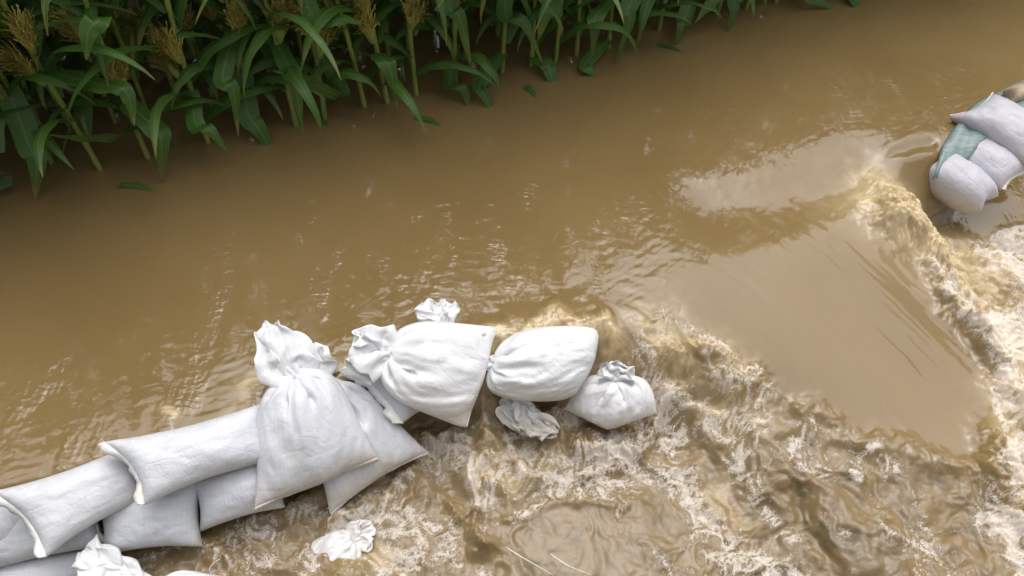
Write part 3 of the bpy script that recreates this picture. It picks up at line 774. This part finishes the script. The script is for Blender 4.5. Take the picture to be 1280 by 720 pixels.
WATER_FLOAT = .004
def plant_parts(seed, bend=None, ears=1, special=(), base=None, lean=(0, 0), lowcut=0):
    rs = random.Random(seed); H_ = rs.uniform(1.75, 2.0)
    parts = {}
    ax_ = [np.array([lean[0] * z + .012 * math.sin(z * 3 + seed), lean[1] * z + .012 * math.cos(z * 2.3 + seed), z]) for z in np.linspace(-.6, H_, 34)]
    def at(z):
        u = (z + .6) / (H_ + .6) * 33; i = int(min(max(u, 0), 32)); f = u - i; return ax_[i] * (1 - f) + ax_[i + 1] * f
    # stalk with swollen nodes
    V = []; Fc = []; seg = 8
    zs = np.linspace(-.6, H_, 60); nodes = np.arange(-.5, H_, .135)
    for k, z in enumerate(zs):
        c = at(z); r = .0145 * (1 - .55 * (z + .6) / (H_ + .6)) * (1 + .22 * np.exp(-((z - nodes[np.argmin(abs(nodes - z))]) / .012) ** 2))
        for s in range(seg): an = 2 * math.pi * s / seg; V.append(c + np.array([math.cos(an) * r, math.sin(an) * r, 0]))
    for k in range(59):
        for s in range(seg): Fc.append((k * seg + s, k * seg + (s + 1) % seg, (k + 1) * seg + (s + 1) % seg, (k + 1) * seg + s))
    parts['stalk'] = (V, Fc, None, MS)
    V = []; Fc = []; UV = []
    a0 = rs.uniform(-.5, .5) + (math.pi / 2 if rs.random() < .35 else 0) + .45
    z = .10 + rs.uniform(0, .1); k = 0
    while z < H_ - .12:
        azm = a0 + math.pi * (k % 2) + rs.gauss(0, .5)
        L = rs.uniform(.50, .80) * (.75 if z < .35 else 1) * (.7 if z > H_ - .4 else 1)
        el0 = math.radians(rs.uniform(48, 72)); dr = math.radians(rs.uniform(95, 160))
        if z > H_ - .5: dr = math.radians(rs.uniform(60, 110))
        c = at(z)
        if z < .45 and rs.random() < .3: dr = math.radians(170)
        pts = arc_leaf(c + np.array([math.cos(azm), math.sin(azm), 0]) * .008, azm, L, el0, dr, rs)
        pts = [np.array([q[0], q[1], max(q[2], WATER_FLOAT + .002 * math.sin(i * 1.3))]) for i, q in enumerate(pts)]
        leaf_geo(pts, rs.uniform(.055, .080), np.array([-math.sin(azm), math.cos(azm), 0]), rs, V, Fc, UV)
        z += rs.uniform(.095, .13); k += 1
    for sp in special:
        hz, ctl, wd = sp
        pts = catmull([at(hz)] + [np.array(c) - base for c in ctl], 18)
        pts = [np.array([q[0], q[1], max(q[2], -.01)]) for q in pts]
        leaf_geo(pts, wd * 1.3, np.array([.88, .46, 0]), rs, V, Fc, UV, vfold=.12)
    parts['leaves'] = (V, Fc, UV, ML)
    # ears and silk
    earl = []
    for e in range(ears):
        ez = rs.uniform(.45, .85) if e == 0 else rs.uniform(.3, .5); azm = rs.uniform(-2.8, -.3); c = at(ez)
        d = nrm(np.array([math.cos(azm) * .35, math.sin(azm) * .35, 1])); s1 = nrm(np.cross(d, [0, 1, .1])); s2_ = np.cross(d, s1)
        V = []; Fc = []; L = rs.uniform(.15, .19); R = rs.uniform(.015, .020)
        for k in range(11):
            t = k / 10; r = R * (math.sin(math.pi * min(1, .12 + .9 * t)) ** .6) * (1 if t < .9 else .7)
            for s in range(12):
                an = 2 * math.pi * s / 12; rr_ = r * (1 + .07 * (s % 3 == 0)); V.append(c + d * (L * t) + (s1 * math.cos(an) + s2_ * math.sin(an)) * rr_ + nrm(np.array([math.cos(azm), math.sin(azm), 0])) * .02)
        for k in range(10):
            for s in range(12): Fc.append((k * 12 + s, k * 12 + (s + 1) % 12, (k + 1) * 12 + (s + 1) % 12, (k + 1) * 12 + s))
        husk = (V, Fc)
        tip = c + d * L * .94 + nrm(np.array([math.cos(azm), math.sin(azm), 0])) * .02
        V = []; Fc = []
        for q in range(170):
            an = rs.uniform(0, 6.28); fl = rs.uniform(0, .6); p = tip - d * L * fl + (s1 * math.cos(an) + s2_ * math.sin(an)) * (R * 1.08 * min(1, fl * 4) + .004); dd = nrm(d * rs.uniform(.8, 1) + (s1 * math.cos(an) + s2_ * math.sin(an)) * rs.uniform(.05, .22))
            b0 = len(V); sw = nrm(np.cross(dd, [0, 0, 1.])); r = .0017
            for s in range(8):
                V.append(p - sw * r); V.append(p + sw * r); p = p + dd * .011 * (1 + .5 * rs.random()); dd = nrm(dd + np.array([rs.gauss(0, .13), rs.gauss(0, .13), -.10]))
            for s in range(7): Fc.append((b0 + 2 * s, b0 + 2 * s + 1, b0 + 2 * s + 3, b0 + 2 * s + 2))
        earl.append((husk, (V, Fc)))
    # tassel
    V = []; Fc = []; top = at(H_)
    for q in range(9):
        an = q * 2.4; d = nrm(np.array([math.cos(an) * .45, math.sin(an) * .45, 1])) if q else np.array([0, 0, 1.]); p = top.copy(); b0 = len(V)
        for s in range(7):
            r = .003 * (1 - s / 8)
            for v in range(3): V.append(p + np.array([math.cos(v * 2.1) * r, math.sin(v * 2.1) * r, 0]))
            p = p + d * .035; d = nrm(d + np.array([math.cos(an) * .1, math.sin(an) * .1, -.08]) * (q > 0))
        for s in range(6):
            for v in range(3): Fc.append((b0 + s * 3 + v, b0 + s * 3 + (v + 1) % 3, b0 + s * 3 + 3 + (v + 1) % 3, b0 + s * 3 + 3 + v))
    parts['tassel'] = (V, Fc, None, MTa)
    return parts, earl

def build_plant(loc, rz, parts, earl, label, group):
    root = empty('corn_plant', loc); root.rotation_euler.z = rz; tag(root, label, 'corn plant', group)
    for nm, (V, Fc, UV, m) in parts.items(): mesh_np(nm, np.array(V), np.array(Fc), m, root, UV)
    for (h, s) in earl:
        e = mesh_np('ear', np.array(h[0]), np.array(h[1]), MHu, root); mesh_np('silk', np.array(s[0]), np.array(s[1]), MSi, e)
    return root
def copy_plant(src, loc, rz, sc, label, group):
    r = src.copy(); col.objects.link(r); r.location = loc; r.rotation_euler.z = rz; r.scale = (sc, sc, sc); r['label'] = label; r['group'] = group
    for ch in src.children:
        c = ch.copy(); col.objects.link(c); c.parent = r
        for g in ch.children: d = g.copy(); col.objects.link(d); d.parent = c
    return r

ROWN = np.array([.45, -.89, 0])      # horizontal normal of the row, towards the viewer
ROWD = np.array([.89, .45, 0])
front = [(-30, 232), (62, 205), (122, 212), (184, 195), (262, 176), (322, 152), (372, 158), (405, 150), (453, 134), (482, 127), (521, 116), (572, 103), (630, 91),
         (664, 84), (692, 78), (718, 68), (760, 58), (800, 47), (826, 38), (862, 28), (895, 18), (930, 10), (968, 2), (1010, -6), (1052, -10)]
# prominent drooping leaves: plant index -> [(height, [(px, py, metres in front of the row)...], width)]
SP = {
 1: [(.45, [(35, 178, .15), (46, 205, .2), (44, 250, .22)], .085)],
 2: [(.75, [(118, 22, .2), (110, 40, .25), (108, 76, .27)], .075), (.55, [(125, 105, .16), (158, 115, .22), (168, 158, .26)], .07)],
 3: [(.32, [(196, 162, .16), (202, 185, .2), (203, 228, .2)], .075), (.2, [(150, 170, .1), (100, 172, .15), (60, 168, .2)], .05)],
 4: [(.3, [(245, 156, .14), (262, 162, .2), (285, 192, .24)], .06)],
 5: [(.3, [(310, 142, .1), (326, 165, .16), (350, 214, .2)], .078), (.5, [(278, 98, .15), (292, 112, .2), (298, 170, .22)], .062)],
 6: [(.45, [(365, 92, .12), (370, 110, .15), (379, 168, .18)], .065)],
 7: [(.42, [(430, 120, .05), (380, 98, .1), (340, 88, .15)], .05), (.85, [(390, 18, .1), (430, 24, .14), (455, 30, .2)], .06)],
 9: [(.3, [(480, 74, .12), (489, 90, .16), (497, 137, .18)], .075)],
 11: [(.75, [(562, 8, .12), (575, 22, .16), (590, 88, .18)], .07), (.14, [(562, 104, .10), (580, 112, .16), (591, 156, .2)], .05)],
 12: [(.12, [(600, 104, .14), (607, 120, .2), (619, 152, .24)], .055), (.5, [(632, 20, .1), (655, 28, .15), (678, 78, .2)], .06)],
 13: [(.5, [(690, 2, .1), (682, 20, .14), (672, 52, .16)], .08), (.06, [(684, 80, .08), (690, 98, .14), (705, 128, .18)], .06)],
 16: [(.3, [(745, 20, .1), (744, 38, .14), (740, 72, .15)], .065), (.06, [(732, 80, .14), (738, 88, .18), (746, 98, .2)], .05)],
 17: [(.38, [(786, 8, .1), (787, 28, .14), (769, 84, .16)], .07)],
 19: [(.2, [(856, 22, .1), (852, 34, .14), (844, 64, .16)], .065)],
 20: [(.3, [(895, -6, .1), (882, 12, .14), (868, 30, .16)], .06)],
 21: [(.2, [(920, -4, .1), (918, 14, .14), (912, 40, .16)], .07)],
 23: [(.2, [(1010, -8, .1), (1025, 2, .14), (1056, 20, .18)], .05)],
 24: [(.2, [(1068, -12, .1), (1070, 2, .14), (1072, 16, .16)], .07)],
}
NTH = ['first', 'second', 'third', 'fourth', 'fifth', 'sixth', 'seventh', 'eighth', 'ninth', 'tenth', 'eleventh', 'twelfth', 'thirteenth', 'fourteenth', 'fifteenth',
       'sixteenth', 'seventeenth', 'eighteenth', 'nineteenth', 'twentieth', 'twenty-first', 'twenty-second', 'twenty-third', 'twenty-fourth', 'twenty-fifth']
GF = 'corn plants in the front row at the water edge'
protos = []
def rowleaf(ctl, q0):
    out = []
    for (px, py, dn) in ctl: out.append(rayplane(px, py, q0 + ROWN * dn, ROWN))
    return out
for i, (px, py) in enumerate(front):
    b = W(px, py, 0)
    spc = [(h, rowleaf(c, b), wd) for (h, c, wd) in SP.get(i, [])]
    earn = 2
    ln = (random.gauss(-.02, .03), random.gauss(0, .03))
    pr, er = plant_parts(100 + i, ears=earn, special=spc, base=b, lean=ln)
    lb = 'green corn plant at the water edge, %s from the left in the front row' % NTH[i]
    if i in SP: lb = 'front row corn plant with a leaf drooping low over the water, %s from the left' % NTH[i]
    protos.append(build_plant(tuple(b), 0, pr, er, lb, GF))
b0_ = W(*front[0], 0); bl_ = W(*front[-1], 0)
rs = random.Random(99)
# the rows beyond, and the outer ends of the front row
def row_line(t, off): return W(521, 116, 0) + ROWD * t - ROWN * off
GB = 'corn plants in the dark rows behind'
for r, (off, t0, t1, sp_) in enumerate([(.30, -3.0, 3.2, .15), (.68, -3.1, 2.8, .15), (1.15, -3.2, 2.2, .17)]):
    t = t0
    while t < t1:
        p = row_line(t + rs.gauss(0, .02), off + rs.gauss(0, .03))
        copy_plant(rs.choice(protos), (p[0], p[1], 0), rs.uniform(0, 6.28), rs.uniform(.92, 1.06),
                   'corn plant standing in the %s dark row behind the water-edge row' % ['second', 'third', 'fourth'][r], ['corn plants of the second row', 'corn plants of the third row', 'corn plants of the fourth row'][r])
        t += sp_ * rs.uniform(.85, 1.15)
# the rest of the field out of frame, read as one mass (casts the shade and stands in the reflections)
V = []; Fc = []; UV = []
def add_src(src, loc, rz, sc):
    ca, sa = math.cos(rz), math.sin(rz)
    for ch in src.children:
        if ch.name.split('.')[0] != 'leaves': continue
        me = ch.data; n = len(me.vertices); a = np.empty(n * 3, np.float32); me.vertices.foreach_get('co', a); a = a.reshape(-1, 3) * sc
        q = np.stack([a[:, 0] * ca - a[:, 1] * sa + loc[0], a[:, 0] * sa + a[:, 1] * ca + loc[1], a[:, 2]], -1)
        f = np.empty(len(me.loops), np.int32); me.loops.foreach_get('vertex_index', f)
        lo = sum(len(x_) for x_ in V); V.append(q); Fc.append(f.reshape(-1, 4) + lo)
for off in (0, .3, .7, 1.15, 1.7, 2.3, 3.0, 3.8):
    for t in np.arange(-6.5, 9, .2):
        vis0, vis1 = {0: (-1.75, 3.0), .3: (-3.0, 3.2), .7: (-3.1, 2.8), 1.15: (-3.2, 2.2)}.get(off, (9, -9))
        if vis0 - .1 < t < vis1 + .05: continue
        if off > 3.5 and (int(t * 5) % 2): continue
        p = row_line(t + rs.gauss(0, .02), off); add_src(rs.choice(protos[8:]), p, rs.uniform(0, 6.28), rs.uniform(.95, 1.05))
Vv = np.concatenate(V); Ff = np.concatenate(Fc)
cf = mesh_np('corn_field', Vv, Ff, ML); tag(cf, 'dense green corn field running on beyond the near rows', 'corn field', None, 'stuff')

# ------------------------------------------------------------------ floating and drowned leaves
for (x0, y0, x1, y1, lb) in [(518, 147, 556, 161, 'short green corn leaf floating alone below the corn'),
                             (148, 232, 196, 242, 'drowned green corn leaf just under the surface at the left'),
                             (398, 150, 412, 162, 'small yellowed leaf floating at the foot of a stalk'),
                             (822, 56, 856, 68, 'thin dark leaf lying on the water by the corn'),
                             (655, 108, 672, 124, 'green leaf tip breaking the surface in front of the corn')]:
    a, b = W(x0, y0, .003), W(x1, y1, .003); rs2 = random.Random(x0)
    dv = b - a; pts = [a + dv * t + np.array([0, .02 * math.sin(3 * t), .003 * math.sin(5 * t) + .002]) for t in np.linspace(0, 1, 10)]
    V = []; Fc = []; UV = []; o_ = pts[0].copy(); o_[2] = 0
    leaf_geo([p - o_ for p in pts], .035 if x0 != 398 else .02, nrm(np.array([-dv[1], dv[0], 0])), rs2, V, Fc, UV, vfold=.05)
    o = mesh_np('floating_leaf', np.array(V), np.array(Fc), ML, None, UV); o.location = tuple(o_); tag(o, lb, 'leaf')

# ------------------------------------------------------------------ straws
def straw(pts, r, label):
    P = [W(*p) for p in pts]; C = catmull(P, 10); o_ = C[0].copy()
    o = tube('straw', [c - o_ for c in C], r, MT); o.location = tuple(o_); tag(o, label, 'straw')
straw([(632, 684, -.29), (655, 698, -.27), (692, 719, -.29)], .0032, 'long pale straw on the brown water, left of the two at the bottom edge')
straw([(688, 693, -.29), (712, 708, -.27), (740, 719, -.29)], .0034, 'shorter pale straw on the brown water, right of the two at the bottom edge')
straw([(843, 532, -.18), (840, 545, -.22), (838, 556, -.26)], .0024, 'short white stick standing in the foam beside the round bag')
straw([(208, 632, -.10), (198, 650, -.14), (192, 668, -.17)], .0018, 'loose white string hanging over the grey lower bag')
straw([(275, 698, -.30), (262, 710, -.28), (268, 722, -.30)], .0016, 'thin bent twig in the foam near the bottom left')

# ------------------------------------------------------------------ teal tarpaulin under the far dam
def tarp():
    k = NT('teal_sheet'); co = k.coord('Object')
    t = k.noise(k.mapping(co, (3, 30, 3), (0, 0, .7)), 3, 4)
    k.l(k.mix(k.ramp(t, .35, .65), (.20, .29, .28), (.29, .36, .35)), k.b.inputs['Base Color']); k.b.inputs['Roughness'].default_value = .35
    k.l(k.bump(t, .4, .01), k.b.inputs['Normal'])
    up = [(1158, 216, -.06), (1164, 200, -.01), (1172, 172, .012), (1190, 145, .015), (1212, 122, .015), (1245, 104, .015), (1290, 86, .015), (1350, 62, .015)]
    lo = [(1180, 232, -.14), (1196, 214, -.09), (1212, 196, -.02), (1232, 172, .03), (1262, 150, .05), (1290, 130, .05), (1330, 115, .06), (1390, 90, .06)]
    up = [(a + 9, b + 5, c) for a, b, c in up]
    U1 = catmull([W(*p) for p in up], 40); L1 = catmull([W(*p) for p in lo], 40)
    o_ = U1[20].copy(); V = []; Fc = []
    for i in range(40):
        for j in range(12):
            f = j / 11; p = U1[i] * (1 - f) + L1[i] * f
            p = p + np.array([0, 0, .006 * math.sin(i * .9 + 3 * f) * (f > 0) + .006 * math.sin(i * .37 + j) + (-.02 if j == 0 else 0)])
            V.append(p - o_)
    for i in range(39):
        for j in range(11): Fc.append((i * 12 + j, (i + 1) * 12 + j, (i + 1) * 12 + j + 1, i * 12 + j + 1))
    o = mesh_np('tarpaulin', V, Fc, k.m); o.location = tuple(o_); tag(o, 'teal plastic sheet under the white bags of the far dam', 'tarpaulin')
    s = o.modifiers.new('t', 'SOLIDIFY'); s.thickness = .003
tarp()

# ------------------------------------------------------------------ spray drops over the broken water
k = NT('spray'); k.b.inputs['Base Color'].default_value = (.82, .74, .64, 1); k.b.inputs['Roughness'].default_value = .25
V = []; Fc = []; rs3 = np.random.RandomState(11)
oct_ = np.array([(1, 0, 0), (-1, 0, 0), (0, 1, 0), (0, -1, 0), (0, 0, 1), (0, 0, -1.)]); of = np.array([(0, 2, 4), (2, 1, 4), (1, 3, 4), (3, 0, 4), (2, 0, 5), (1, 2, 5), (3, 1, 5), (0, 3, 5)])
sel = np.argwhere((fm > .55) & core); sel = sel[rs3.permutation(len(sel))[:2600]]
for (j, i) in sel:
    r = .0012 + .0024 * rs3.rand() ** 3; h = abs(rs3.randn()) * .006 + (.03 * rs3.rand() if rs3.rand() < .12 else 0)
    c = np.array([xs[i] + rs3.randn() * .01, ys[j] + rs3.randn() * .01, Z[j, i] + h])
    Fc.append(of + 6 * len(V)); V.append(oct_ * r * (.7 + .6 * rs3.rand(3)) + c)
sp = mesh_np('spray', np.concatenate(V), np.concatenate(Fc), k.m)
tag(sp, 'fine white drops and bubbles flung off the broken water', 'spray', None, 'stuff')
